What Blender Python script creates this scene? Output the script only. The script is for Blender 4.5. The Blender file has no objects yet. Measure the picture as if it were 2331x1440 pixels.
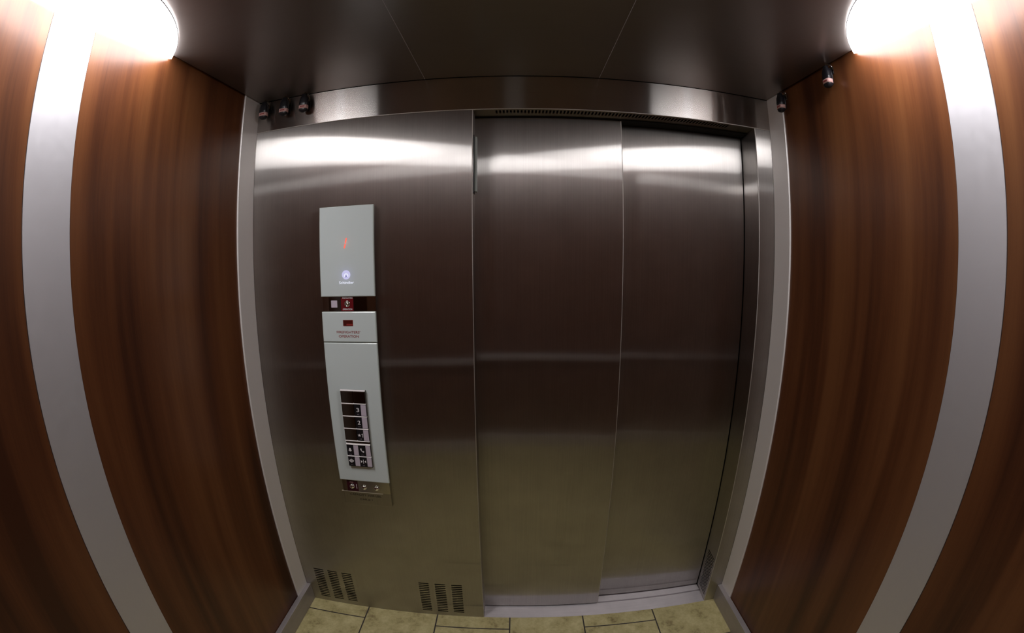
import bpy, bmesh, math, random
from mathutils import Vector, Matrix
random.seed(4)
S = bpy.context.scene
COL = S.collection
PI = math.pi

# ------------------------------------------------------------------ dimensions (metres)
XL, XR = -1.0355, 0.9759            # faces of the side walls
YB = -1.85                          # back wall
ZC, ZT = 2.2635, 2.134              # ceiling, underside of transom
XO, XJ = -0.1664, 0.9024            # door opening: left return edge, right jamb edge
WD = 0.006                          # wood panels sit this far behind the trims
YT = -0.106                         # width of the corner trims
YS1, YS2 = -0.9960, -0.8563         # metal stripe on the side walls

# ------------------------------------------------------------------ node helpers
def mat(name):
    m = bpy.data.materials.new(name); m.use_nodes = True
    nt = m.node_tree; nt.nodes.clear()
    out = nt.nodes.new('ShaderNodeOutputMaterial')
    return m, nt, out
def N(nt, typ, **kw):
    n = nt.nodes.new(typ)
    for k, v in kw.items():
        if k in n.inputs.keys() if isinstance(k, str) else False: n.inputs[k].default_value = v
        else: setattr(n, k, v)
    return n
def setin(n, d):
    for k, v in d.items(): n.inputs[k].default_value = v
    return n
def L(nt, a, b): nt.links.new(a, b)
def principled(name, col, rough=0.5, metal=0.0, coat=0.0, spec=0.5, emis=None, es=0.0, bump=None):
    m, nt, out = mat(name)
    b = nt.nodes.new('ShaderNodeBsdfPrincipled')
    setin(b, {'Base Color': (*col, 1), 'Roughness': rough, 'Metallic': metal, 'Coat Weight': coat,
              'Coat Roughness': 0.05, 'Specular IOR Level': spec})
    if emis: setin(b, {'Emission Color': (*emis, 1), 'Emission Strength': es})
    # faint procedural variation so that no surface is a flat swatch
    tc = nt.nodes.new('ShaderNodeTexCoord')
    no = nt.nodes.new('ShaderNodeTexNoise'); setin(no, {'Scale': 40.0, 'Detail': 3.0})
    L(nt, tc.outputs['Object'], no.inputs['Vector'])
    mr = nt.nodes.new('ShaderNodeMapRange'); setin(mr, {'To Min': rough*0.85, 'To Max': min(1, rough*1.15)})
    L(nt, no.outputs['Fac'], mr.inputs['Value']); L(nt, mr.outputs['Result'], b.inputs['Roughness'])
    L(nt, b.outputs[0], out.inputs[0])
    return m
def emission(name, col, s):
    m, nt, out = mat(name)
    e = nt.nodes.new('ShaderNodeEmission'); setin(e, {'Color': (*col, 1), 'Strength': s})
    L(nt, e.outputs[0], out.inputs[0]); return m

def brushed(name, col, rough, aniso, grain, diff=0.06, vary=0.12, haze=0.0):
    """stainless steel with its grain along 'x', 'y' or 'z'"""
    m, nt, out = mat(name)
    tc = nt.nodes.new('ShaderNodeTexCoord')
    tg = nt.nodes.new('ShaderNodeCombineXYZ')
    for i, a in enumerate('xyz'): tg.inputs[i].default_value = 1.0 if a == grain else 0.0
    # fine scratches along the grain, a little colour and gloss change
    mp = nt.nodes.new('ShaderNodeMapping')
    mp.inputs['Scale'].default_value = tuple(3.0 if a == grain else 420.0 for a in 'xyz')
    L(nt, tc.outputs['Object'], mp.inputs['Vector'])
    n1 = nt.nodes.new('ShaderNodeTexNoise'); setin(n1, {'Scale': 1.0, 'Detail': 3.0})
    L(nt, mp.outputs[0], n1.inputs['Vector'])
    n2 = nt.nodes.new('ShaderNodeTexNoise'); setin(n2, {'Scale': 9.0, 'Detail': 4.0, 'Roughness': 0.6})
    L(nt, tc.outputs['Object'], n2.inputs['Vector'])
    add = nt.nodes.new('ShaderNodeMath'); add.operation = 'ADD'
    L(nt, n1.outputs['Fac'], add.inputs[0]); L(nt, n2.outputs['Fac'], add.inputs[1])
    mr = nt.nodes.new('ShaderNodeMapRange'); setin(mr, {'From Min': 0.6, 'From Max': 1.4, 'To Min': 1-vary, 'To Max': 1+vary})
    L(nt, add.outputs[0], mr.inputs['Value'])
    vm = nt.nodes.new('ShaderNodeVectorMath'); vm.operation = 'SCALE'; vm.inputs[0].default_value = col
    L(nt, mr.outputs[0], vm.inputs['Scale'])
    g = nt.nodes.new('ShaderNodeBsdfAnisotropic'); setin(g, {'Roughness': rough, 'Anisotropy': aniso})
    L(nt, vm.outputs[0], g.inputs['Color']); L(nt, tg.outputs[0], g.inputs['Tangent'])
    if haze:      # worn metal: a softer lobe around the crisp streak
        h = nt.nodes.new('ShaderNodeBsdfAnisotropic'); setin(h, {'Roughness': 0.42, 'Anisotropy': 0.62})
        L(nt, vm.outputs[0], h.inputs['Color']); L(nt, tg.outputs[0], h.inputs['Tangent'])
        hm = nt.nodes.new('ShaderNodeMixShader'); hm.inputs[0].default_value = haze
        L(nt, g.outputs[0], hm.inputs[1]); L(nt, h.outputs[0], hm.inputs[2]); g = hm
    d = nt.nodes.new('ShaderNodeBsdfDiffuse'); L(nt, vm.outputs[0], d.inputs['Color'])
    mx = nt.nodes.new('ShaderNodeMixShader'); mx.inputs[0].default_value = diff
    L(nt, g.outputs[0], mx.inputs[1]); L(nt, d.outputs[0], mx.inputs[2])
    L(nt, mx.outputs[0], out.inputs[0])
    return m

def wood_mat(name, seed, tone=1.0):
    m, nt, out = mat(name)
    tc = nt.nodes.new('ShaderNodeTexCoord')
    def noise(sc, detail, rough=0.5, dist=0.0):
        mp = nt.nodes.new('ShaderNodeMapping'); mp.inputs['Scale'].default_value = sc
        mp.inputs['Location'].default_value = (seed*3.1, seed*1.7, seed*0.9)
        L(nt, tc.outputs['Object'], mp.inputs['Vector'])
        n = nt.nodes.new('ShaderNodeTexNoise'); setin(n, {'Scale': 1.0, 'Detail': detail, 'Roughness': rough, 'Distortion': dist})
        L(nt, mp.outputs[0], n.inputs['Vector']); return n.outputs['Fac']
    broad = noise((9, 9, 0.55), 2.0, 0.5, 0.3)
    grain = noise((60, 60, 1.6), 4.0, 0.6, 0.2)
    fine = noise((260, 260, 9), 3.0, 0.7)
    def mul(a, k, b=None):
        q = nt.nodes.new('ShaderNodeMath'); q.operation = 'MULTIPLY_ADD'
        L(nt, a, q.inputs[0]); q.inputs[1].default_value = k
        if b is None: q.inputs[2].default_value = 0
        else: L(nt, b, q.inputs[2])
        return q.outputs[0]
    f = mul(fine, 0.13, mul(grain, 0.17, mul(broad, 0.84)))
    cr = nt.nodes.new('ShaderNodeValToRGB'); L(nt, f, cr.inputs[0])
    el = cr.color_ramp.elements
    el[0].position = 0.40; el[0].color = tuple(c*tone for c in WOOD[0][:3]) + (1,)
    el[1].position = 0.74; el[1].color = tuple(c*tone for c in WOOD[2][:3]) + (1,)
    e = el.new(0.56); e.color = tuple(c*tone for c in WOOD[1][:3]) + (1,)
    b = nt.nodes.new('ShaderNodeBsdfPrincipled'); L(nt, cr.outputs[0], b.inputs['Base Color'])
    setin(b, {'Roughness': 0.30, 'Specular IOR Level': 0.36})
    bp = nt.nodes.new('ShaderNodeBump'); setin(bp, {'Strength': 0.05, 'Distance': 0.001})
    L(nt, fine, bp.inputs['Height']); L(nt, bp.outputs[0], b.inputs['Normal'])
    L(nt, b.outputs[0], out.inputs[0])
    return m
WOOD = [(0.062, 0.020, 0.009, 1), (0.122, 0.041, 0.015, 1), (0.185, 0.070, 0.025, 1)]

def tile_mat():
    m, nt, out = mat('floor tiles')
    tc = nt.nodes.new('ShaderNodeTexCoord')
    sep = nt.nodes.new('ShaderNodeSeparateXYZ'); L(nt, tc.outputs['Object'], sep.inputs[0])
    P = 0.3378
    ax = nt.nodes.new('ShaderNodeMath'); ax.operation = 'ADD'; ax.inputs[1].default_value = 0.0470 + 20*P
    ay = nt.nodes.new('ShaderNodeMath'); ay.operation = 'ADD'; ay.inputs[1].default_value = 0.0775 + 20*P
    L(nt, sep.outputs['X'], ax.inputs[0]); L(nt, sep.outputs['Y'], ay.inputs[0])
    cb = nt.nodes.new('ShaderNodeCombineXYZ'); L(nt, ay.outputs[0], cb.inputs[0]); L(nt, ax.outputs[0], cb.inputs[1])
    br = nt.nodes.new('ShaderNodeTexBrick'); br.offset = 0.5; br.offset_frequency = 2; br.squash = 1.0
    setin(br, {'Scale': 1.0, 'Mortar Size': 0.0033, 'Mortar Smooth': 0.1, 'Bias': 0.0, 'Brick Width': P, 'Row Height': P,
               'Color1': (0, 0, 0, 1), 'Color2': (1, 1, 1, 1), 'Mortar': (0.5, 0.5, 0.5, 1)})
    L(nt, cb.outputs[0], br.inputs['Vector'])
    n1 = nt.nodes.new('ShaderNodeTexNoise'); setin(n1, {'Scale': 11.0, 'Detail': 6.0, 'Roughness': 0.65})
    L(nt, tc.outputs['Object'], n1.inputs['Vector'])
    n2 = nt.nodes.new('ShaderNodeTexNoise'); setin(n2, {'Scale': 60.0, 'Detail': 5.0, 'Roughness': 0.7})
    L(nt, tc.outputs['Object'], n2.inputs['Vector'])
    ad = nt.nodes.new('ShaderNodeMath'); ad.operation = 'MULTIPLY_ADD'; ad.inputs[1].default_value = 0.45
    L(nt, n2.outputs['Fac'], ad.inputs[0]); L(nt, n1.outputs['Fac'], ad.inputs[2])
    cr = nt.nodes.new('ShaderNodeValToRGB'); L(nt, ad.outputs[0], cr.inputs[0])
    el = cr.color_ramp.elements
    el[0].position = 0.52; el[0].color = (0.23, 0.175, 0.070, 1)
    el[1].position = 0.90; el[1].color = (0.62, 0.555, 0.28, 1)
    e = el.new(0.66); e.color = (0.45, 0.39, 0.175, 1)
    mx = nt.nodes.new('ShaderNodeMix'); mx.data_type = 'RGBA'
    L(nt, br.outputs['Fac'], mx.inputs[0]); L(nt, cr.outputs[0], mx.inputs[6]); mx.inputs[7].default_value = (0.045, 0.037, 0.032, 1)
    b = nt.nodes.new('ShaderNodeBsdfPrincipled'); setin(b, {'Roughness': 0.45})
    L(nt, mx.outputs[2], b.inputs['Base Color'])
    inv = nt.nodes.new('ShaderNodeMath'); inv.operation = 'SUBTRACT'; inv.inputs[0].default_value = 1.0; L(nt, br.outputs['Fac'], inv.inputs[1])
    ht = nt.nodes.new('ShaderNodeMath'); ht.operation = 'MULTIPLY_ADD'; ht.inputs[1].default_value = 0.15
    L(nt, n2.outputs['Fac'], ht.inputs[0]); L(nt, inv.outputs[0], ht.inputs[2])
    bp = nt.nodes.new('ShaderNodeBump'); setin(bp, {'Strength': 0.5, 'Distance': 0.002}); L(nt, ht.outputs[0], bp.inputs['Height'])
    L(nt, bp.outputs[0], b.inputs['Normal']); L(nt, b.outputs[0], out.inputs[0])
    return m

STEEL = (0.445, 0.422, 0.402)
M = dict(
    steel_v=brushed('brushed steel vertical grain', STEEL, 0.168, 0.915, 'z', diff=0.008, haze=0.34),
    steel_h=brushed('brushed steel horizontal grain', STEEL, 0.195, 0.850, 'x', diff=0.008, vary=0.08, haze=0.12),
    steel_soft=brushed('satin steel', (0.74, 0.70, 0.72), 0.5, 0.3, 'x', diff=0.45),
    steel_kick=brushed('satin steel kick plate', (0.50, 0.47, 0.47), 0.45, 0.3, 'y', diff=0.35),
    ceil=brushed('dark satin ceiling metal', (0.38, 0.35, 0.335), 0.33, 0.45, 'x', diff=0.08, vary=0.03),
    edge=brushed('worn steel edge', (0.56, 0.53, 0.50), 0.56, 0.0, 'z', diff=0.05),
    alu=principled('satin aluminium laminate', (0.66, 0.64, 0.672), 0.50, 0.55),
    trim=principled('brushed aluminium trim', (0.95, 0.91, 0.89), 0.40, 0.22),
    wood=wood_mat('cherry wood laminate', 1.0),
    wood2=wood_mat('cherry wood laminate other cut', 5.3),
    wood3=wood_mat('darker wood laminate', 8.2, 1.05),
    tile=tile_mat(),
    dark=principled('dark gap', (0.006, 0.006, 0.006), 0.9),
    glass=principled('pale back painted glass', (0.72, 0.80, 0.80), 0.18, coat=0.3),
    glassedge=principled('glass edge', (0.66, 0.74, 0.71), 0.2, coat=0.3),
    polish=principled('polished steel plate', (0.42, 0.39, 0.36), 0.16, 1.0),
    plate=principled('dark mirror plate', (0.17, 0.145, 0.125), 0.12, 1.0),
    chrome=principled('chrome', (0.85, 0.85, 0.85), 0.06, 1.0),
    ridge=principled('ridge with painted lamp glint', (1.0, 0.94, 0.93), 0.35, 0.1),  # near-white base colour stands in for lamps reflected on the bevel
    ridge2=principled('thin bright ledge', (0.62, 0.56, 0.46), 0.4, 0.5),
    black=principled('black plastic', (0.012, 0.012, 0.016), 0.35),
    blackmatte=principled('black button face', (0.010, 0.009, 0.013), 0.4),
    lilac=principled('pale button lens', (0.66, 0.58, 0.68), 0.4),
    white=principled('white print', (0.95, 0.92, 0.95), 0.5),
    red=principled('red print', (0.30, 0.025, 0.02), 0.5),
    redplate=principled('dark red plate', (0.16, 0.008, 0.012), 0.25, coat=0.5),
    winred=principled('dark red window', (0.09, 0.012, 0.008), 0.2, coat=0.5),
    plumplate=principled('dark plum plate', (0.05, 0.004, 0.012), 0.3),
    ink=principled('dark engraving', (0.012, 0.010, 0.008), 0.6),
    pink=principled('faded pink sticker', (0.66, 0.40, 0.37), 0.5),
    redink=principled('red sticker print', (0.35, 0.05, 0.05), 0.5),
    lens=principled('grey green lantern lens', (0.50, 0.57, 0.55), 0.25, coat=0.4),
    led=emission('red digit light', (1.0, 0.17, 0.12), 1.1),
    logo=emission('lavender logo light', (0.70, 0.68, 1.0), 0.80),
    logo2=emission('bright logo light', (0.85, 0.86, 1.0), 0.95),
    logod=emission('dim logo light', (0.30, 0.28, 0.72), 0.5),
    lamp=emission('lamp diffuser', (1.0, 0.985, 1.0), 22.0),
)

# ------------------------------------------------------------------ mesh helpers
class MB:
    def __init__(s): s.v = []; s.f = []; s.smooth = []
    def add(s, vs, fs, smooth=False):
        o = len(s.v); s.v += [tuple(v) for v in vs]
        s.f += [tuple(i+o for i in f) for f in fs]; s.smooth += [smooth]*len(fs); return s
    def box(s, x0, x1, y0, y1, z0, z1):
        v = [(x0,y0,z0),(x1,y0,z0),(x1,y1,z0),(x0,y1,z0),(x0,y0,z1),(x1,y0,z1),(x1,y1,z1),(x0,y1,z1)]
        return s.add(v, [(0,3,2,1),(4,5,6,7),(0,1,5,4),(1,2,6,5),(2,3,7,6),(3,0,4,7)])
    def bbox(s, x0, x1, y0, y1, z0, z1, r=0.002, seg=2):
        """box with rounded edges"""
        bm = bmesh.new()
        bmesh.ops.create_cube(bm, size=1.0)
        for v in bm.verts:
            v.co = Vector(((x0+x1)/2 + v.co.x*(x1-x0), (y0+y1)/2 + v.co.y*(y1-y0), (z0+z1)/2 + v.co.z*(z1-z0)))
        bmesh.ops.bevel(bm, geom=list(bm.edges), offset=r, segments=seg, profile=0.5, affect='EDGES')
        bm.verts.index_update(); bm.normal_update()
        vs = [v.co.copy() for v in bm.verts]; fs = [tuple(v.index for v in f.verts) for f in bm.faces]
        bm.free(); return s.add(vs, fs)
    def prism(s, poly, axis, a, b):
        """closed polygon extruded along an axis; poly gives the two other coordinates in xyz order"""
        n = len(poly)
        def mk(p, t):
            c = list(p); c.insert('xyz'.index(axis), t); return tuple(c)
        vs = [mk(p, a) for p in poly] + [mk(p, b) for p in poly]
        fs = [tuple(range(n)), tuple(reversed(range(n, 2*n)))] + [(i, n+i, n+(i+1) % n, (i+1) % n) for i in range(n)]
        return s.add(vs, fs)
    def lathe(s, c, axis, prof, seg=32, smooth=True):
        """profile of (radius, distance along axis) turned about an axis through c"""
        ax = 'xyz'.index(axis); u, w = [(1, 2), (2, 0), (0, 1)][ax]
        vs = []; n = len(prof)
        for k in range(seg):
            a = 2*PI*k/seg
            for r, h in prof:
                p = [0, 0, 0]; p[ax] = c[ax]+h; p[u] = c[u]+r*math.cos(a); p[w] = c[w]+r*math.sin(a); vs.append(tuple(p))
        fs = []
        for k in range(seg):
            k2 = (k+1) % seg
            for i in range(n-1): fs.append((k*n+i, k2*n+i, k2*n+i+1, k*n+i+1))
        fs.append(tuple(k*n for k in reversed(range(seg)))); fs.append(tuple(k*n+n-1 for k in range(seg)))
        return s.add(vs, fs, smooth)
    def tube(s, pts, r, seg=16):
        vs = []; m = len(pts)
        for i, p in enumerate(pts):
            p = Vector(p); t = (Vector(pts[min(i+1, m-1)]) - Vector(pts[max(i-1, 0)])).normalized()
            a = t.cross(Vector((0, 0, 1)));
            if a.length < 0.1: a = t.cross(Vector((0, 1, 0)))
            a.normalize(); b = t.cross(a)
            for k in range(seg):
                q = 2*PI*k/seg; vs.append(p + a*r*math.cos(q) + b*r*math.sin(q))
        fs = [(i*seg+k, i*seg+(k+1) % seg, (i+1)*seg+(k+1) % seg, (i+1)*seg+k) for i in range(m-1) for k in range(seg)]
        fs += [tuple(range(seg)), tuple((m-1)*seg+k for k in reversed(range(seg)))]
        return s.add(vs, fs, True)
    def build(s, name, m, parent=None, loc=None):
        me = bpy.data.meshes.new(name)
        o0 = Vector(loc) if loc else Vector((0, 0, 0))
        me.from_pydata([tuple(Vector(v)-o0) for v in s.v], [], s.f)
        for p, sm in zip(me.polygons, s.smooth): p.use_smooth = sm
        me.materials.append(m)
        bm = bmesh.new(); bm.from_mesh(me); bmesh.ops.recalc_face_normals(bm, faces=bm.faces); bm.to_mesh(me); bm.free()
        o = bpy.data.objects.new(name, me); COL.objects.link(o)
        o.location = o0
        if parent is not None:
            o.parent = parent
            o.location = o0 - world_loc(parent)
        return o
def world_loc(o):
    p = Vector((0, 0, 0))
    while o is not None: p += o.location; o = o.parent
    return p
def empty(name, loc):
    o = bpy.data.objects.new(name, None); COL.objects.link(o); o.location = loc; o.empty_display_size = 0.05; return o
def tag(o, label=None, cat=None, group=None, kind=None):
    if label: o['label'] = label
    if cat: o['category'] = cat
    if group: o['group'] = group
    if kind: o['kind'] = kind
    return o
def struct(o, label=None): return tag(o, label=label, kind='structure')

def perforated(mb, x0, x1, z0, z1, y, holes, depth=0.003, place=lambda a, b, d: (a, d, b)):
    """thin sheet in the plane (a, b) with rectangular holes whose rims go back by depth"""
    xs = sorted(set([x0, x1] + [h[0] for h in holes] + [h[1] for h in holes]))
    zs = sorted(set([z0, z1] + [h[2] for h in holes] + [h[3] for h in holes]))
    hs = {(round(h[0], 5), round(h[2], 5)): h for h in holes}
    xi = {round(v, 5): i for i, v in enumerate(xs)}; zi = {round(v, 5): i for i, v in enumerate(zs)}
    blocked = set()
    for h in holes:
        for i in range(xi[round(h[0], 5)], xi[round(h[1], 5)]):
            for j in range(zi[round(h[2], 5)], zi[round(h[3], 5)]): blocked.add((i, j))
    vs = [place(a, b, y) for b in zs for a in xs]; nx = len(xs); fs = []
    for j in range(len(zs)-1):
        for i in range(nx-1):
            if (i, j) not in blocked: fs.append((j*nx+i, j*nx+i+1, (j+1)*nx+i+1, (j+1)*nx+i))
    mb.add(vs, fs)
    for a0, a1, b0, b1 in holes:
        q = [(a0, b0), (a1, b0), (a1, b1), (a0, b1)]
        v = [place(a, b, y) for a, b in q] + [place(a, b, y+depth) for a, b in q]
        mb.add(v, [(k, (k+1) % 4, 4+(k+1) % 4, 4+k) for k in range(4)])
    return mb

FONT_CACHE = {}
def text(name, s, cx, cz, width, height, y, m, parent, depth=0.0006, bold=0.0):
    """lettering on a plane facing the cabin, fitted to width and height, standing on baseline cz-height/2"""
    cu = bpy.data.curves.new(name, 'FONT'); cu.body = s; cu.size = 1.0; cu.extrude = 0.5; cu.align_x = 'LEFT'; cu.offset = bold
    cu.resolution_u = 4
    ob = bpy.data.objects.new(name, cu); COL.objects.link(ob)
    dg = bpy.context.evaluated_depsgraph_get()
    me = bpy.data.meshes.new_from_object(ob.evaluated_get(dg)); COL.objects.unlink(ob); bpy.data.objects.remove(ob)
    xs = [v.co.x for v in me.vertices]; ys = [v.co.y for v in me.vertices]
    x0, x1, y0, y1 = min(xs), max(xs), min(ys), max(ys)
    for v in me.vertices:
        a = cx - width/2 + (v.co.x-x0)/(x1-x0)*width
        b = cz - height/2 + (v.co.y-y0)/(y1-y0)*height
        v.co = Vector((a, y - depth*(0.5 + v.co.z), b)) - world_loc(parent)
    me.materials.clear(); me.materials.append(m); me.name = name
    o = bpy.data.objects.new(name, me); COL.objects.link(o); o.parent = parent
    return o

# ================================================================== SETTING
# ---- floor
fl = MB().box(XL-0.05, XR+0.05, YB-0.05, 0.002, -0.03, 0.0).build('floor', M['tile'])
struct(fl, 'beige mottled stone tile floor with dark grout')

# ---- ceiling: dark backing, three satin panels with narrow joints
ce = struct(empty('ceiling', (0, -0.9, ZC)), 'dark satin metal ceiling in three panels')
MB().box(XL-0.02, XR+0.02, YB-0.02, 0.004, ZC+0.012, ZC+0.03).build('ceiling_void', M['dark'], ce)
g = 0.006
for a, b in ((XL+g, -0.3420), (-0.3405, 0.2805), (0.2820, XR-g)):
    MB().bbox(a, b, YB+g, -g, ZC, ZC+0.012, 0.0006, 1).build('ceiling_panel', M['ceil'], ce)
for x in (-0.34125, 0.28125):  # pale strips added in the seams, imitating light caught on panel bevels
    MB().bbox(x-0.0007, x+0.0007, YB+g, -g, ZC-0.0006, ZC+0.004, 0.0005, 1).build('joint_glint_strip', M['alu'], ce)

# ---- side walls
def side_wall(name, sgn, xf, wood_a, wood_b):
    """sgn -1 left, +1 right; xf is the trim face"""
    back = xf + sgn*0.03
    w = MB().box(min(back, back+sgn*0.03), max(back, back+sgn*0.03), YB-0.06, 0.03, -0.03, ZC+0.03).build(name, M['dark'])
    struct(w)
    def slab(nm, y0, y1, face, m, lab=None, r=0.0015, z0=0.0):
        a, b = sorted((xf+sgn*face, back))
        o = MB().bbox(a, b, y0, y1, z0, ZC+0.008, r, 2).build(nm, m, w)
        if lab: o['label'] = lab
    e = 0.0012
    slab('wood_panel', YS2+e, YT-0.0005, WD, wood_a, 'reddish brown wood panel nearer the doors')
    slab('wood_panel', YB, YS1-e, WD, wood_b, 'reddish brown wood panel at the rear')
    slab('metal_stripe', YS1, YS2, WD-0.001, M['alu'], 'broad pale aluminium stripe', 0.0008)
    slab('corner_trim', YT, -0.0004, 0.0, M['trim'], 'pale aluminium trim beside the front wall', 0.0018)
    return w
side_wall('wall_left', -1, XL, M['wood'], M['wood2'])
side_wall('wall_right', 1, XR, M['wood2'], M['wood'])

# ---- back wall
wb = struct(MB().box(XL-0.05, XR+0.05, YB-0.06, YB-0.03, -0.03, ZC+0.03).build('wall_back', M['dark']))
cxm = -0.03
for a, b, m in ((XL+0.0005, cxm-0.071, M['wood3']), (cxm+0.071, XR-0.0005, M['wood3'])):
    MB().bbox(a, b, YB-0.03, YB-0.001, 0.0, ZC+0.008, 0.0015, 2).build('wood_panel', m, wb)
MB().bbox(cxm-0.07, cxm+0.07, YB-0.03, YB, 0.0, ZC+0.008, 0.0008, 2).build('metal_stripe', M['alu'], wb)

# ---- baseboards (steel kick plates)
bt, bh = 0.0214, 0.1014
struct(MB().bbox(XL-0.004, XL+bt, YB, -0.0003, 0.0003, bh, 0.0012, 2).build('baseboard_left', M['steel_kick']), 'satin steel kick plate')
struct(MB().bbox(XR-bt, XR+0.004, YB, -0.0003, 0.0003, bh, 0.0012, 2).build('baseboard_right', M['steel_kick']), 'satin steel kick plate')
struct(MB().bbox(XL+bt+0.001, XR-bt-0.001, YB-0.004, YB+bt, 0.0003, bh, 0.0012, 2).build('baseboard_back', M['steel_soft']), 'satin steel kick plate')

# ---- front wall: return panel with two sets of ventilation slots
holes = []
for cols, zt, nrow in ((((-0.972, -0.9215), (-0.898, -0.8500), (-0.8255, -0.7770)), 0.2145, 16),
                       (((-0.4535, -0.4080), (-0.3800, -0.3325), (-0.3055, -0.2580)), 0.2120, 16)):
    for a, b in cols:
        for k in range(nrow):
            z = zt - k*0.01195
            holes.append((a, b, round(z-0.0058, 5), round(z, 5)))
mb = MB(); eb = MB(); R0 = 0.0025
perforated(mb, XL, XO-R0, 0.0, ZT, 0.0, holes, 0.004)
arc = [(XO-R0+R0*math.sin(t), R0-R0*math.cos(t)) for t in (0, PI/8, PI/4, 3*PI/8, PI/2)]
for i in range(4):
    (a0, b0), (a1, b1) = arc[i], arc[i+1]
    eb.add([(a0, b0, 0), (a1, b1, 0), (a1, b1, ZT), (a0, b0, ZT)], [(0, 1, 2, 3)], True)
mb.add([(XO, R0, 0), (XO, 0.19, 0), (XO, 0.19, ZT), (XO, R0, ZT)], [(0, 1, 2, 3)])
wf = struct(mb.build('wall_front', M['steel_v']), 'brushed stainless front return panel')
MB().box(XL-0.02, XO-0.012, 0.012, 0.03, -0.02, ZT).build('vent_backing', M['dark'], wf)
eb.build('panel_edge', M['edge'], wf)
# transom with grain running across
mb = MB()
perf = []
for k in range(70):
    a = -0.0885 + k*0.01268
    perf.append((round(a, 5), round(a+0.0066, 5), 0.0120, 0.0480))
TF, TR = -0.0015, 0.0028
mb.add([(XL, TF, ZC-0.001), (XR, TF, ZC-0.001), (XR, TF, ZT+TR), (XL, TF, ZT+TR)], [(0, 1, 2, 3)])
lip = MB()
ar = [(TF+TR-TR*math.cos(t), ZT+TR-TR*math.sin(t)) for t in (0, PI/8, PI/4, 3*PI/8, PI/2)]
for (a0, b0), (a1, b1) in zip(ar, ar[1:]):
    lip.add([(XL, a0, b0), (XR, a0, b0), (XR, a1, b1), (XL, a1, b1)], [(0, 1, 2, 3)], True)
tr = mb.build('transom', M['steel_h'], wf); tr['label'] = 'brushed steel transom band above the doors'
lip.build('transom_lip', M['edge'], tr)
mb = MB()
perforated(mb, XL, XR, 0.0015, 0.125, ZT, perf, 0.004, place=lambda a, b, d: (a, b, d))
gr = mb.build('vent_grille', M['steel_h'], wf); gr['label'] = 'slotted underside of the transom'
MB().box(XO-0.02, XR, 0.004, 0.17, ZT+0.012, ZT+0.02).build('vent_backing', M['dark'], wf)
# right jamb: front strip, return with slots
mb = MB(); eb = MB()
SX = 0.0095   # the return leans away a little
mb.add([(XJ+R0, 0, 0), (XR, 0, 0), (XR, 0, ZT), (XJ+R0, 0, ZT)], [(0, 1, 2, 3)])
arc = [(XJ+R0-R0*math.sin(t), R0-R0*math.cos(t)) for t in (0, PI/8, PI/4, 3*PI/8, PI/2)]
for i in range(4):
    (a0, b0), (a1, b1) = arc[i], arc[i+1]
    eb.add([(a0, b0, 0), (a1, b1, 0), (a1, b1, ZT), (a0, b0, ZT)], [(0, 1, 2, 3)], True)
jh = []
for k in range(19):
    z = 0.262 - k*0.0127
    jh.append((0.018, 0.104, round(z-0.0058, 5), round(z, 5)))
perforated(mb, R0, 0.132, 0.0, ZT, XJ, jh, 0.004, place=lambda a, b, d: (d + SX*a/0.132, a, b))
jb = mb.build('door_jamb', M['steel_v'], wf); jb['label'] = 'right door jamb with ventilation slots near the floor'
eb.build('jamb_edge', M['edge'], jb)
MB().box(XJ+0.022, XR+0.02, 0.012, 0.20, -0.02, ZT).build('vent_backing', M['dark'], wf)
# shaft side closure behind everything
MB().box(XL-0.05, XR+0.06, 0.20, 0.22, -0.05, ZC+0.03).build('shaft_backing', M['dark'], wf)

# ---- sill
prof = [(-0.0002, -0.02), (0.19, -0.02), (0.19, 0.0), (0.1385, 0.0), (0.1385, -0.012), (0.1300, -0.012), (0.1300, 0.0018), (0.0905, 0.0018),
        (0.0895, 0.0), (0.0895, -0.012), (0.0820, -0.012), (0.0820, 0.0004), (-0.0002, 0.0006)]
sl = MB().prism(prof, 'x', XO+0.0003, XJ+0.006).build('trim_1', M['steel_soft'])
struct(sl, 'grooved aluminium door sill')

# ---- doors
d1 = MB().bbox(XO-0.06, 0.3736, 0.077, 0.112, 0.007, 2.1275, 0.0022, 3).build('door_1', M['steel_v'])
MB().bbox(0.3716, 0.3743, 0.0764, 0.1125, 0.007, 2.1275, 0.0010, 2).build('door_edge', M['edge'], d1)
struct(d1, 'left brushed steel sliding door leaf, nearer the cabin')
d2 = MB().bbox(0.30, 0.8985+SX, 0.1325, 0.165, 0.006, 2.1275, 0.0022, 3).build('door_2', M['steel_v'])
struct(d2, 'right brushed steel sliding door leaf, set further back')
MB().box(XO-0.05, XJ+0.02, 0.075, 0.19, 2.1285, 2.1335).build('door_header', M['dark'], wf)

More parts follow.
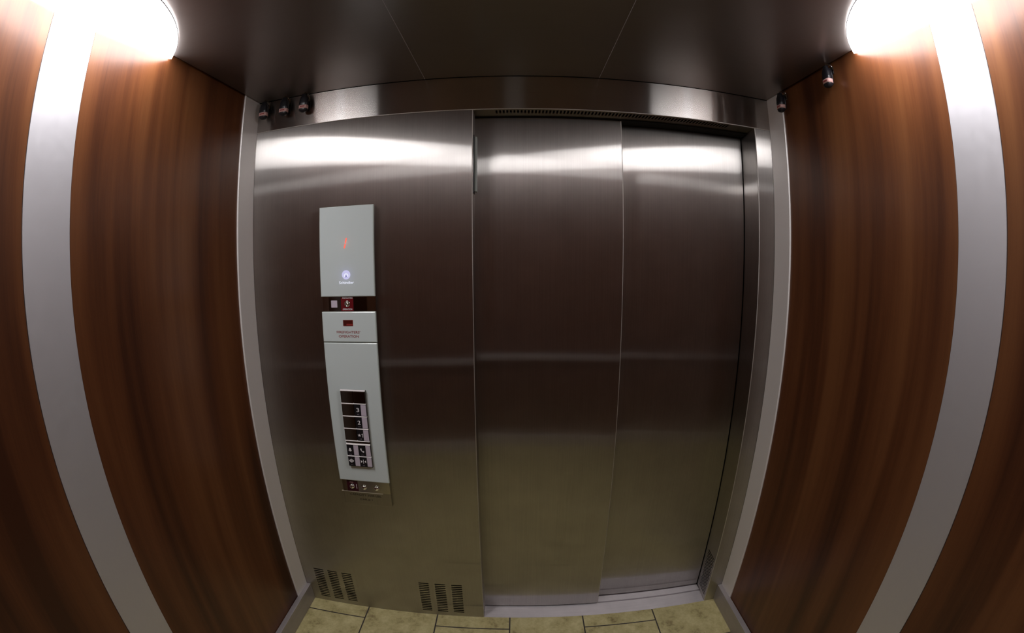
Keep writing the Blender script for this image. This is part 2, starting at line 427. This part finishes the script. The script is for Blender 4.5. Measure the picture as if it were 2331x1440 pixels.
# ================================================================== THINGS
# ---- ceiling lamps: circular-segment bowls against the side walls, centred over the stripes
def lamp(name, sgn, xw, label):
    yc = (YS1+YS2)/2; half, sag = 0.375, 0.205
    R = (half*half+sag*sag)/(2*sag)
    t = empty(name, (xw, yc, ZC)); tag(t, label, 'ceiling light', 'ceiling lights over the stripes')
    # outline of the segment in plan: chord on the wall, arc to the room; bowl depth grows to the wall side middle
    nb, na = 40, 10
    mb = MB(); vs = []
    th = math.asin(half/R)
    def d_at(u):     # distance of arc from the wall at u in -1..1
        a = u*th
        return R*math.cos(a)-(R-sag), R*math.sin(a)
    for i in range(nb+1):
        dx, dy = d_at(-1+2*i/nb)
        for j in range(na+1):
            s = j/na
            q = 0.011 + 0.029*math.sqrt(max(0, 1-(s)**2.2))*(1-(dy/half)**2)**0.75 if j < na else 0.011
            vs.append((xw - sgn*(0.001+dx*s), yc+dy, ZC - q))
    fs = [(i*(na+1)+j, (i+1)*(na+1)+j, (i+1)*(na+1)+j+1, i*(na+1)+j+1) for i in range(nb) for j in range(na)]
    mb.add(vs, fs, True)
    # wall side closure and rim up to the ceiling
    o = len(mb.v)
    top = [(xw - sgn*0.001, yc+d_at(-1+2*i/nb)[1], ZC) for i in range(nb+1)]
    low = [vs[i*(na+1)] for i in range(nb+1)]
    mb.add(low+top, [(i, i+1, nb+2+i, nb+1+i) for i in range(nb)])
    rim = [vs[i*(na+1)+na] for i in range(nb+1)]
    rt = [(v[0], v[1], ZC) for v in rim]
    mb.add(rim+rt, [(i, i+1, nb+2+i, nb+1+i) for i in range(nb)])
    mb.build('diffuser', M['lamp'], t)
    # thin metal frame hidden above the bowl edge
    fr = MB(); pts = [(xw - sgn*(0.001+d_at(-1+2*i/nb)[0]+0.002), yc+d_at(-1+2*i/nb)[1]*1.004, ZC-0.001) for i in range(nb+1)]
    pts = [(min(max(p[0], XL+0.004), XR-0.004), p[1], p[2]) for p in pts]
    fr.tube(pts, 0.0012, 8).build('rim', M['alu'], t)
    return t
lamp('ceiling_light', -1, XL+WD-0.006+0.001, 'bright white half-moon ceiling light above the left wall stripe')
lamp('ceiling_light', 1, XR-0.001, 'bright white half-moon ceiling light above the right wall stripe')

# ---- handrail on the back wall (seen only as a reflection)
t = empty('handrail', (cxm, YB, 0.80)); tag(t, 'flat steel handrail on the back wall, mirrored as a thin line in the doors', 'handrail')
MB().bbox(XL+0.12, XR-0.12, YB+0.045, YB+0.055, 0.775, 0.825, 0.003, 2).build('rail', M['steel_soft'], t)
for x in (-0.75, cxm, 0.69):
    MB().lathe((x, YB, 0.80), 'y', [(0.022, 0.0), (0.022, 0.004), (0.008, 0.008), (0.008, 0.045)], 20).build('bracket', M['chrome'], t)

# ---- pad hooks: black clips with a pink sticker
def superloft(mb, c, prof, seg=28, p=3.4):
    """stack of superellipse sections (z, half width u, half depth v, shift v)"""
    vs = []; n = len(prof)
    for z, a, b, sh in prof:
        for k in range(seg):
            t = 2*PI*k/seg; cs, sn = math.cos(t), math.sin(t)
            x = a*math.copysign(abs(cs)**(2/p), cs); y = b*math.copysign(abs(sn)**(2/p), sn) + sh
            vs.append((c[0]+x, c[1]+y, c[2]+z))
    fs = [(i*seg+k, i*seg+(k+1) % seg, (i+1)*seg+(k+1) % seg, (i+1)*seg+k) for i in range(n-1) for k in range(seg)]
    fs += [tuple(reversed(range(seg))), tuple((n-1)*seg+k for k in range(seg))]
    return mb.add(vs, fs, True)
def make_hook():
    """local frame: wall plane at y=0 behind, room towards -y, ceiling at z=0"""
    t = empty('pad_hook', (0, 0, 0))
    mb = MB()
    superloft(mb, (0, -0.030, 0), [(-0.083, 0.005, 0.004, 0), (-0.081, 0.010, 0.008, 0), (-0.077, 0.0155, 0.0110, 0), (-0.070, 0.0170, 0.0120, 0),
        (-0.053, 0.0172, 0.0120, 0), (-0.050, 0.0180, 0.0128, 0), (-0.046, 0.0182, 0.0130, 0), (-0.042, 0.0170, 0.0125, 0), (-0.032, 0.0168, 0.0122, 0),
        (-0.025, 0.0150, 0.0112, 0), (-0.019, 0.0118, 0.0095, 0), (-0.014, 0.0100, 0.0080, 0), (-0.008, 0.0095, 0.0070, 0)])
    mb.build('body', M['black'], t)
    superloft(MB(), (0, -0.030, 0), [(-0.0700, 0.0174, 0.0124, 0), (-0.0700, 0.0180, 0.0130, 0), (-0.0560, 0.0180, 0.0130, 0), (-0.0560, 0.0174, 0.0124, 0)]).build('sticker', M['pink'], t)['label'] = 'pink sticker band'
    st = t.children[-1]
    MB().box(-0.009, 0.010, -0.0436, -0.0428, -0.0650, -0.0605).build('print', M['redink'], st)
    c = MB().tube([(0, -0.030, -0.010), (0, -0.029, -0.004), (0, -0.024, 0.0005), (0, -0.014, 0.0015), (0, -0.005, 0.0012), (0, -0.0012, -0.002), (0, -0.0012, -0.012)], 0.0032, 10)
    c.bbox(-0.008, 0.008, -0.0045, -0.0005, -0.030, -0.004, 0.001, 2)
    c.build('clip', M['polish'], t)['label'] = 'small grey metal clip'
    r = MB(); pts = []
    superloft(r, (0.0, -0.013, 0), [(-0.070, 0.004, 0.003, 0), (-0.066, 0.009, 0.0045, 0), (-0.030, 0.010, 0.005, 0), (-0.012, 0.006, 0.004, 0)], 16)
    r.build('latch', M['black'], t)
    return t
def copy_tree(o, parent=None):
    c = o.copy(); COL.objects.link(c); c.parent = parent
    for ch in o.children: copy_tree(ch, c)
    return c
hk = make_hook()
spots = [((-0.9925, -0.0002, ZC-0.001), 0.0, 'black pad hook with pink sticker on the transom, nearest the left wall'),
         ((-0.8975, -0.0002, ZC-0.001), 0.0, 'black pad hook with pink sticker, middle of the three on the transom'),
         ((-0.8090, -0.0002, ZC-0.001), 0.0, 'black pad hook with pink sticker, rightmost of the three on the transom'),
         ((XR-0.0002, -0.1430, ZC-0.013), -PI/2, 'black pad hook hanging over the right wall corner trim'),
         ((XR-0.0002+WD, -0.4260, ZC-0.007), -PI/2, 'black pad hook hanging on the right wood wall near the ceiling light')]
kids = list(hk.children)
for i, (p, rz, lab) in enumerate(spots):
    o = hk if i == 0 else copy_tree(hk)
    o.location = p; o.rotation_euler = (0, 0, rz)
    tag(o, lab, 'hook', 'black pad hooks under the ceiling edge')

# ---- direction lantern on the return edge
t = empty('direction_lantern', (XO, 0.035, 1.838)); tag(t, 'narrow grey vertical lantern strip on the left edge of the door opening', 'lantern')
MB().bbox(XO+0.0002, XO+0.0030, 0.019, 0.058, 1.836, 2.046, 0.0012, 2).build('housing', M['black'], t)
MB().bbox(XO+0.0030, XO+0.0125, 0.024, 0.055, 1.841, 2.041, 0.0030, 3).build('lens', M['lens'], t)

# ================================================================== CONTROL PANEL
X0, X1 = -0.7200, -0.5108
YG = -0.030                                   # glass face
cp = empty('control_panel', (X0, 0, 0.64))
tag(cp, 'tall pale glass elevator control panel on the steel wall left of the doors', 'control panel')
ho = MB().bbox(X0+0.004, X1-0.003, -0.020, -0.0003, 0.640, 1.800, 0.0015, 2).build('housing', M['steel_v'], cp)
def glass(name, z0, z1, lab=None):
    r = 0.0026
    # face plus bright ground edge
    o = MB().box(X0+r, X1-r, YG, YG+0.0045, z0+r, z1-r).build(name, M['glass'], cp)
    e = MB()
    ring = [(X0, z0), (X1, z0), (X1, z1), (X0, z1)]
    inn = [(X0+r, z0+r), (X1-r, z0+r), (X1-r, z1-r), (X0+r, z1-r)]
    vs = [(a, YG+0.0012, b) for a, b in ring] + [(a, YG-0.0001, b) for a, b in inn] + [(a, YG+0.0095, b) for a, b in ring]
    fs = [(k, (k+1) % 4, 4+(k+1) % 4, 4+k) for k in range(4)] + [(k, (k+1) % 4, 8+(k+1) % 4, 8+k) for k in range(4)]
    e.add(vs, fs).build('glass_edge', M['glassedge'], o)
    if lab: o['label'] = lab
    return o
gA = glass('display_panel', 1.4826, 1.8030, 'upper pale glass plate with red floor digit')
gB = glass('signal_panel', 1.3185, 1.4277, 'small pale glass plate with red lettering')
gC = glass('button_panel', 0.7575, 1.3150, 'long pale glass plate around the buttons')
# seven segment digit, two slanted strokes
YF = YG - 0.0004
def stroke(mb, xa, za, xb, zb, w):
    d = Vector((xb-xa, zb-za)).normalized(); n = Vector((-d.y, d.x))*w/2; t = d*w*0.45
    P = [(xa, za)+() for _ in range(1)]
    q = [(xa-n.x, za-n.y), (xa-t.x, za-t.y), (xa+n.x, za+n.y), (xb+n.x, zb+n.y), (xb+t.x, zb+t.y), (xb-n.x, zb-n.y)]
    return mb.prism(q, 'y', YF, YG+0.0002)
mb = MB(); stroke(mb, -0.6130, 1.6880, -0.6168, 1.6725, 0.0052); stroke(mb, -0.6178, 1.6675, -0.6210, 1.6540, 0.0052)
mb.build('floor_digit', M['led'], gA)['label'] = 'lit red figure one'
def disc(mb, cx, cz, r, y0, y1, seg=40, a0=0, a1=2*PI):
    pts = [(cx+r*math.cos(a0+(a1-a0)*k/seg), cz+r*math.sin(a0+(a1-a0)*k/seg)) for k in range(seg if a1-a0 > 6.2 else seg+1)]
    return mb.prism(pts, 'y', y0, y1)
lc, lz = -0.6165, 1.5592
disc(MB(), lc, lz, 0.0162, YF, YG+0.0002).build('emblem', M['logo'], gA)['label'] = 'lit round lavender emblem'
mb = MB()
def ringseg(mb, cx, cz, r0, r1, a0, a1, y0, y1, n=24):
    p = [(cx+r1*math.cos(a0+(a1-a0)*k/n), cz+r1*math.sin(a0+(a1-a0)*k/n)) for k in range(n+1)]
    p += [(cx+r0*math.cos(a1-(a1-a0)*k/n), cz+r0*math.sin(a1-(a1-a0)*k/n)) for k in range(n+1)]
    return mb.prism(p, 'y', y0, y1)
ringseg(mb, lc, lz-0.003, 0.0045, 0.0085, -0.2*PI, 1.2*PI, YF-0.0003, YF)
mb.build('emblem_arc', M['logo2'], gA)
MB().prism([(lc-0.0050, lz-0.0115), (lc, lz-0.0005), (lc+0.0050, lz-0.0115), (lc, lz-0.006)], 'y', YF-0.0004, YF).build('emblem_mark', M['logod'], gA)
text('brand_lettering', 'Schindler', -0.6163, 1.5318, 0.0570, 0.0098, YG, M['logo2'], gA, 0.0004)
# firefighters strip
ys = -0.0215
st = MB().bbox(X0+0.002, X1-0.001, ys, -0.012, 1.4279, 1.4824, 0.0005, 1).build('key_strip', M['polish'], cp)
MB().box(-0.6925, -0.6445, ys-0.0015, ys, 1.4300, 1.4800).build('blank_plate', M['plate'], st)
MB().box(-0.5945, -0.5440, ys-0.0015, ys, 1.4300, 1.4800).build('blank_plate', M['plate'], st)
wq = MB().bbox(-0.6823, -0.6580, ys-0.0045, ys-0.0012, 1.4428, 1.4680, 0.001, 2).build('white_button', M['lilac'], cp); wq['label'] = 'small square pale button'
rp = MB().box(-0.6437, -0.5955, ys-0.0020, ys, 1.4300, 1.4805).build('firefighter_switch', M['redplate'], cp); rp['label'] = 'dark red switch plate'
text('switch_lettering', 'FIREFIGHTERS', -0.6175, 1.4767, 0.0400, 0.0052, ys-0.0020, M['white'], rp, 0.0004, 0.01)
text('switch_lettering', 'OPERATION', -0.6190, 1.4362, 0.0370, 0.0056, ys-0.0020, M['white'], rp, 0.0004, 0.01)
mb = MB().lathe((-0.6195, ys-0.002, 1.4562), 'y', [(0.0115, 0.0), (0.0115, -0.0015), (0.0095, -0.0035), (0.0075, -0.0035), (0.0070, -0.0020), (0.0055, -0.0020), (0.0050, -0.0045), (0.0012, -0.0050)], 28)
mb.build('key_lock', M['chrome'], rp)
MB().box(-0.6201, -0.6189, ys-0.0073, ys-0.0068, 1.4530, 1.4594).build('key_slot', M['ink'], rp)
# signal window and lettering
wn = MB()
wx0, wx1, wz0, wz1 = -0.6353, -0.5985, 1.3778, 1.3975
wn.box(wx0, wx1, YF-0.0001, YG+0.0002, wz0, wz1)
wn.build('signal_window', M['winred'], gB)['label'] = 'dark red signal window'
mb = MB()
for a, b, c, d in ((wx0-0.0008, wx1+0.0008, wz1, wz1+0.0009), (wx0-0.0008, wx1+0.0008, wz0-0.0009, wz0), (wx0-0.0008, wx0, wz0, wz1), (wx1, wx1+0.0008, wz0, wz1)):
    mb.box(a, b, YF-0.0006, YG+0.0002, c, d)
mb.build('window_frame', M['red'], gB)
MB().box(wx0+0.012, wx1-0.001, YF-0.0003, YF-0.00005, wz0+0.001, wz0+0.007).build('window_lens', M['red'], gB)
text('signal_lettering', "FIREFIGHTERS'", -0.6180, 1.3545, 0.0918, 0.0090, YG, M['red'], gB, 0.0004, 0.008)
text('signal_lettering', 'OPERATION', -0.6172, 1.3393, 0.0786, 0.0088, YG, M['red'], gB, 0.0004, 0.008)
# keypad
KX0, KX1, KY = -0.6650, -0.5660, -0.0420
kp = MB().bbox(KX0, KX1, KY+0.003, YG+0.0002, 0.8280, 1.1410, 0.0008, 1).build('keypad_frame', M['plate'], cp)
XM = -0.6152
bars = [1.1400, 1.0903, 1.0403, 0.9905, 0.9402, 0.9252, 0.8750]
for z in bars:
    MB().prism([(KY+0.0032, z-0.0016), (KY-0.0022, z-0.0016), (KY-0.0018, z-0.0002), (KY+0.0032, z+0.0030)], 'x', KX0+0.0003, KX1-0.0003).build('ridge', M['ridge'], kp)
def button(x0, x1, z1, z0, face):
    o = MB().bbox(x0+0.0006, x1-0.0006, KY, KY+0.0032, z0+0.0008, z1-0.0022, 0.0006, 2).build('button', face, cp)
    return o
YB_ = KY - 0.0004
def lensbox(o, a, b, z1, z0):
    MB().bbox(a+0.0006, b-0.0012, KY-0.0010, KY+0.001, z0+0.0030, z1-0.0040, 0.0005, 1).build('button_lens', M['lilac'], o)['label'] = 'pale lilac lens'
def dots(mb, cx, cz, pat):
    for i, (a, b) in enumerate(pat):
        disc(mb, cx+a*0.0018, cz+b*0.0018, 0.0006, YB_-0.0002, KY, 8)
    return mb
for z1, z0, ch in ((1.1400, 1.0903, None), (1.0903, 1.0403, '3'), (1.0403, 0.9905, '2'), (0.9905, 0.9402, '*1')):
    b = button(KX0, XM, z1, z0, M['plate']); b['label'] = 'blank dark button plate'
    MB().prism([(KY, z1-0.0048), (KY-0.0012, z1-0.0046), (KY-0.0010, z1-0.0036), (KY, z1-0.0030)], 'x', KX0+0.003, XM-0.002).build('button_lip', M['polish'], b)
    if ch is None:
        b = button(XM, KX1, z1, z0, M['plate']); b['label'] = 'blank dark button plate'
        MB().prism([(KY, z1-0.0048), (KY-0.0012, z1-0.0046), (KY-0.0010, z1-0.0036), (KY, z1-0.0030)], 'x', XM+0.002, KX1-0.003).build('button_lip', M['polish'], b)
        continue
    b = button(XM, KX1, z1, z0, M['blackmatte']); b['label'] = {'3': 'floor three button', '2': 'floor two button', '*1': 'starred floor one button'}[ch]
    lensbox(b, -0.5885, KX1, z1, z0)
    zc = (z1+z0)/2 + 0.0005
    if ch == '*1':
        pts = []
        for k in range(10):
            r = 0.0072 if k % 2 == 0 else 0.0030; a = PI/2 + k*PI/5
            pts.append((-0.6050+r*math.cos(a), zc-0.0022+r*math.sin(a)))
        MB().prism(pts, 'y', YB_, KY).build('button_star', M['white'], b)
        fx, fz = -0.5930, zc-0.0020
        MB().prism([(fx+0.0004, fz-0.0075), (fx+0.0026, fz-0.0075), (fx+0.0026, fz+0.0075), (fx+0.0006, fz+0.0075), (fx-0.0034, fz+0.0045), (fx-0.0028, fz+0.0028), (fx+0.0004, fz+0.0048)], 'y', YB_, KY).build('button_figure', M['white'], b)
    else:
        text('button_figure', ch, -0.6005, zc, 0.0110, 0.0160, KY, M['white'], b, 0.0004, 0.012)
    dots(MB(), -0.6005, z0+0.0085, ((-2, 0), (-1, 0), (1, 0.5), (1, -0.5), (2, 0.5))).build('button_braille', M['lilac'], b)
def sym(o, mbs): mbs.build('button_symbol', M['white'], o)
for (z1, z0), kinds in (((0.9252, 0.8750), ('bell', 'phone')), ((0.8750, 0.8295), ('open', 'close'))):
    for (a, b_), kd in zip(((KX0, XM), (XM, KX1)), kinds):
        b = button(a, b_, z1, z0, M['blackmatte'])
        b['label'] = {'bell': 'alarm bell button', 'phone': 'telephone button', 'open': 'door open button', 'close': 'door close button'}[kd]
        lensbox(b, a+0.0285, b_, z1, z0)
        cx, cz = a+0.0138, (z1+z0)/2+0.001
        mb = MB()
        if kd == 'bell':
            pts = [(-6.8, -5.2), (6.8, -5.2), (6.4, -3.6), (5.0, -2.2), (4.6, 2.2), (3.6, 5.0), (1.6, 6.6), (0, 7.2), (-1.6, 6.6), (-3.6, 5.0), (-4.6, 2.2), (-5.0, -2.2), (-6.4, -3.6)]
            mb.prism([(cx+x*0.001, cz+z*0.001) for x, z in pts], 'y', YB_, KY)
            disc(mb, cx, cz-0.0062, 0.0020, YB_, KY, 16)
        elif kd == 'phone':
            path = [(-5.2, 5.6), (-4.6, 2.0), (-2.4, -1.6), (1.0, -4.4), (4.6, -6.4)]
            for i in range(4):
                (x, z), (u, w) = path[i], path[i+1]; d = Vector((u-x, w-z)).normalized(); n = Vector((-d.y, d.x))*1.5
                mb.prism([(cx+(x-n.x)*0.001, cz+(z-n.y)*0.001), (cx+(x+n.x)*0.001, cz+(z+n.y)*0.001), (cx+(u+n.x)*0.001, cz+(w+n.y)*0.001), (cx+(u-n.x)*0.001, cz+(w-n.y)*0.001)], 'y', YB_, KY)
            disc(mb, cx-0.0040, cz+0.0052, 0.0032, YB_-0.0003, KY, 18); disc(mb, cx+0.0048, cz-0.0054, 0.0034, YB_-0.0003, KY, 18)
        else:
            mb.prism([(cx-0.0010, cz-0.0085), (cx+0.0010, cz-0.0085), (cx+0.0010, cz+0.0085), (cx-0.0010, cz+0.0085)], 'y', YB_, KY)
            s = 1 if kd == 'open' else -1
            for q in (-1, 1):
                tip = cx+q*(0.0108 if s > 0 else 0.0042); base = cx+q*(0.0042 if s > 0 else 0.0108)
                mb.prism([(tip, cz), (base, cz+0.0062), (base, cz-0.0062)], 'y', YB_, KY)
            if kd == 'open':
                for q in (-1, 1): mb.prism([(cx+q*0.0026-0.0006, cz-0.0060), (cx+q*0.0026+0.0006, cz-0.0060), (cx+q*0.0026+0.0006, cz+0.0060), (cx+q*0.0026-0.0006, cz+0.0060)], 'y', YB_, KY)
        sym(b, mb)
        dots(MB(), cx, z0+0.0065, ((-2, 0), (-1, 0), (1, 0.4), (2, -0.4))).build('button_braille', M['lilac'], b)
# key tray below the glass
ky = -0.0215
kt = MB().bbox(X0+0.004, X1-0.003, ky, -0.019, 0.7015, 0.7600, 0.0006, 1).build('key_tray', M['polish'], cp)
MB().box(X0-0.004, -0.5460, -0.0232, -0.019, 0.6998, 0.7010).build('ledge', M['ridge2'], kt)
for i, x in enumerate((-0.6737, -0.6219, -0.5697)):
    k = MB().lathe((x, ky, 0.7262), 'y', [(0.0120, 0.0), (0.0120, -0.0012), (0.0108, -0.0030), (0.0095, -0.0062), (0.0068, -0.0085), (0.0035, -0.0098), (0.0008, -0.0102)], 32).build('key_switch', M['chrome'], cp, (x, ky, 0.7262))
    MB().box(x-0.0006, x+0.0006, ky-0.0106, ky-0.0100, 0.7235, 0.7289).build('key_slot', M['ink'], k)
pp = MB().box(-0.6955, -0.6480, ky-0.0008, ky, 0.7035, 0.7520).build('switch_plate', M['plumplate'], kt); pp['label'] = 'dark plum plate behind the first key switch'
text('switch_lettering', 'FAN', -0.6745, 0.7445, 0.0140, 0.0042, ky-0.0008, M['pink'], cp, 0.0004)
MB().box(-0.6552, -0.6532, ky-0.0012, ky-0.0006, 0.7160, 0.7370).build('switch_mark', M['white'], cp)
text('capacity_lettering', 'CAPACITY 3500 LBS.', -0.6215, 0.6865, 0.1350, 0.0098, -0.020, M['ink'], ho, 0.0003, 0.01)
text('capacity_lettering', 'CAR # 1', -0.6215, 0.6655, 0.0530, 0.0094, -0.020, M['ink'], ho, 0.0003, 0.01)

# ================================================================== LIGHT
# the glow of the display's own diodes on its glass
def led(name, loc, col, e):
    l = bpy.data.lights.new(name, 'POINT'); l.color = col; l.energy = e; l.shadow_soft_size = 0.004
    o = bpy.data.objects.new(name, l); COL.objects.link(o); o.location = loc; return o
led('emblem_glow', (lc, YG-0.014, lz), (0.42, 0.38, 1.0), 0.0042)
led('digit_glow', (-0.617, YG-0.010, 1.672), (1.0, 0.22, 0.15), 0.0011)

w = bpy.data.worlds.new('World'); S.world = w; w.use_nodes = True
bg = w.node_tree.nodes['Background']; bg.inputs[0].default_value = (0, 0, 0, 1); bg.inputs[1].default_value = 0.0

# ================================================================== CAMERA (fisheye lens)
cam = bpy.data.cameras.new('Camera'); co = bpy.data.objects.new('Camera', cam); COL.objects.link(co)
yaw, pitch, roll = 0.011634, -0.134693, 0.003270
k1, k2, k3, k4 = 1.026019, -0.096659, 0.148499, -0.072754
cy, sy, cp_, sp, cr_, sr = math.cos(yaw), math.sin(yaw), math.cos(pitch), math.sin(pitch), math.cos(roll), math.sin(roll)
Rz = Matrix(((cy, -sy, 0), (sy, cy, 0), (0, 0, 1))); Rx = Matrix(((1, 0, 0), (0, cp_, -sp), (0, sp, cp_))); Ry = Matrix(((cr_, 0, sr), (0, 1, 0), (-sr, 0, cr_)))
Rm = Rz @ Rx @ Ry                     # columns: right, forward, up
r_, f_, u_ = Rm.col[0], Rm.col[1], Rm.col[2]
mw = Matrix((( r_.x, u_.x, -f_.x, -0.015325), (r_.y, u_.y, -f_.y, -1.488489), (r_.z, u_.z, -f_.z, 1.607770), (0, 0, 0, 1)))
co.matrix_world = mw
cam.type = 'PANO'
SW = 23.31                             # 1 mm on the sensor is 100 px of 2331
cam.sensor_fit = 'HORIZONTAL'; cam.sensor_width = SW; cam.sensor_height = SW*1440/2331
def cset(k, v):
    ok = False
    for tgt in (cam, getattr(cam, 'cycles', None)):
        if tgt is not None and hasattr(tgt, k):
            try: setattr(tgt, k, v); ok = True
            except Exception as ex: print('cset', k, ex)
    return ok
cset('panorama_type', 'FISHEYE_LENS_POLYNOMIAL')
cset('fisheye_fov', PI)
# angle = k1 r + k2 r^2 + ... with r in thousands of pixels; the lens takes millimetres and a negative angle
for i, k in enumerate((0.0, k1, k2, k3, k4)):
    cset('fisheye_polynomial_k%d' % i, -k/(10.0**i))
cam.clip_start = 0.001
S.camera = co

S.view_settings.view_transform = 'Standard'; S.view_settings.look = 'None'
S.view_settings.gamma = 1.0; S.view_settings.use_curve_mapping = False; S.view_settings.exposure = 0.0
S.cycles.use_denoising = True
S.cycles.max_bounces = 16; S.cycles.glossy_bounces = 10; S.cycles.diffuse_bounces = 8
S.cycles.sample_clamp_indirect = 6.0; S.cycles.blur_glossy = 0.25
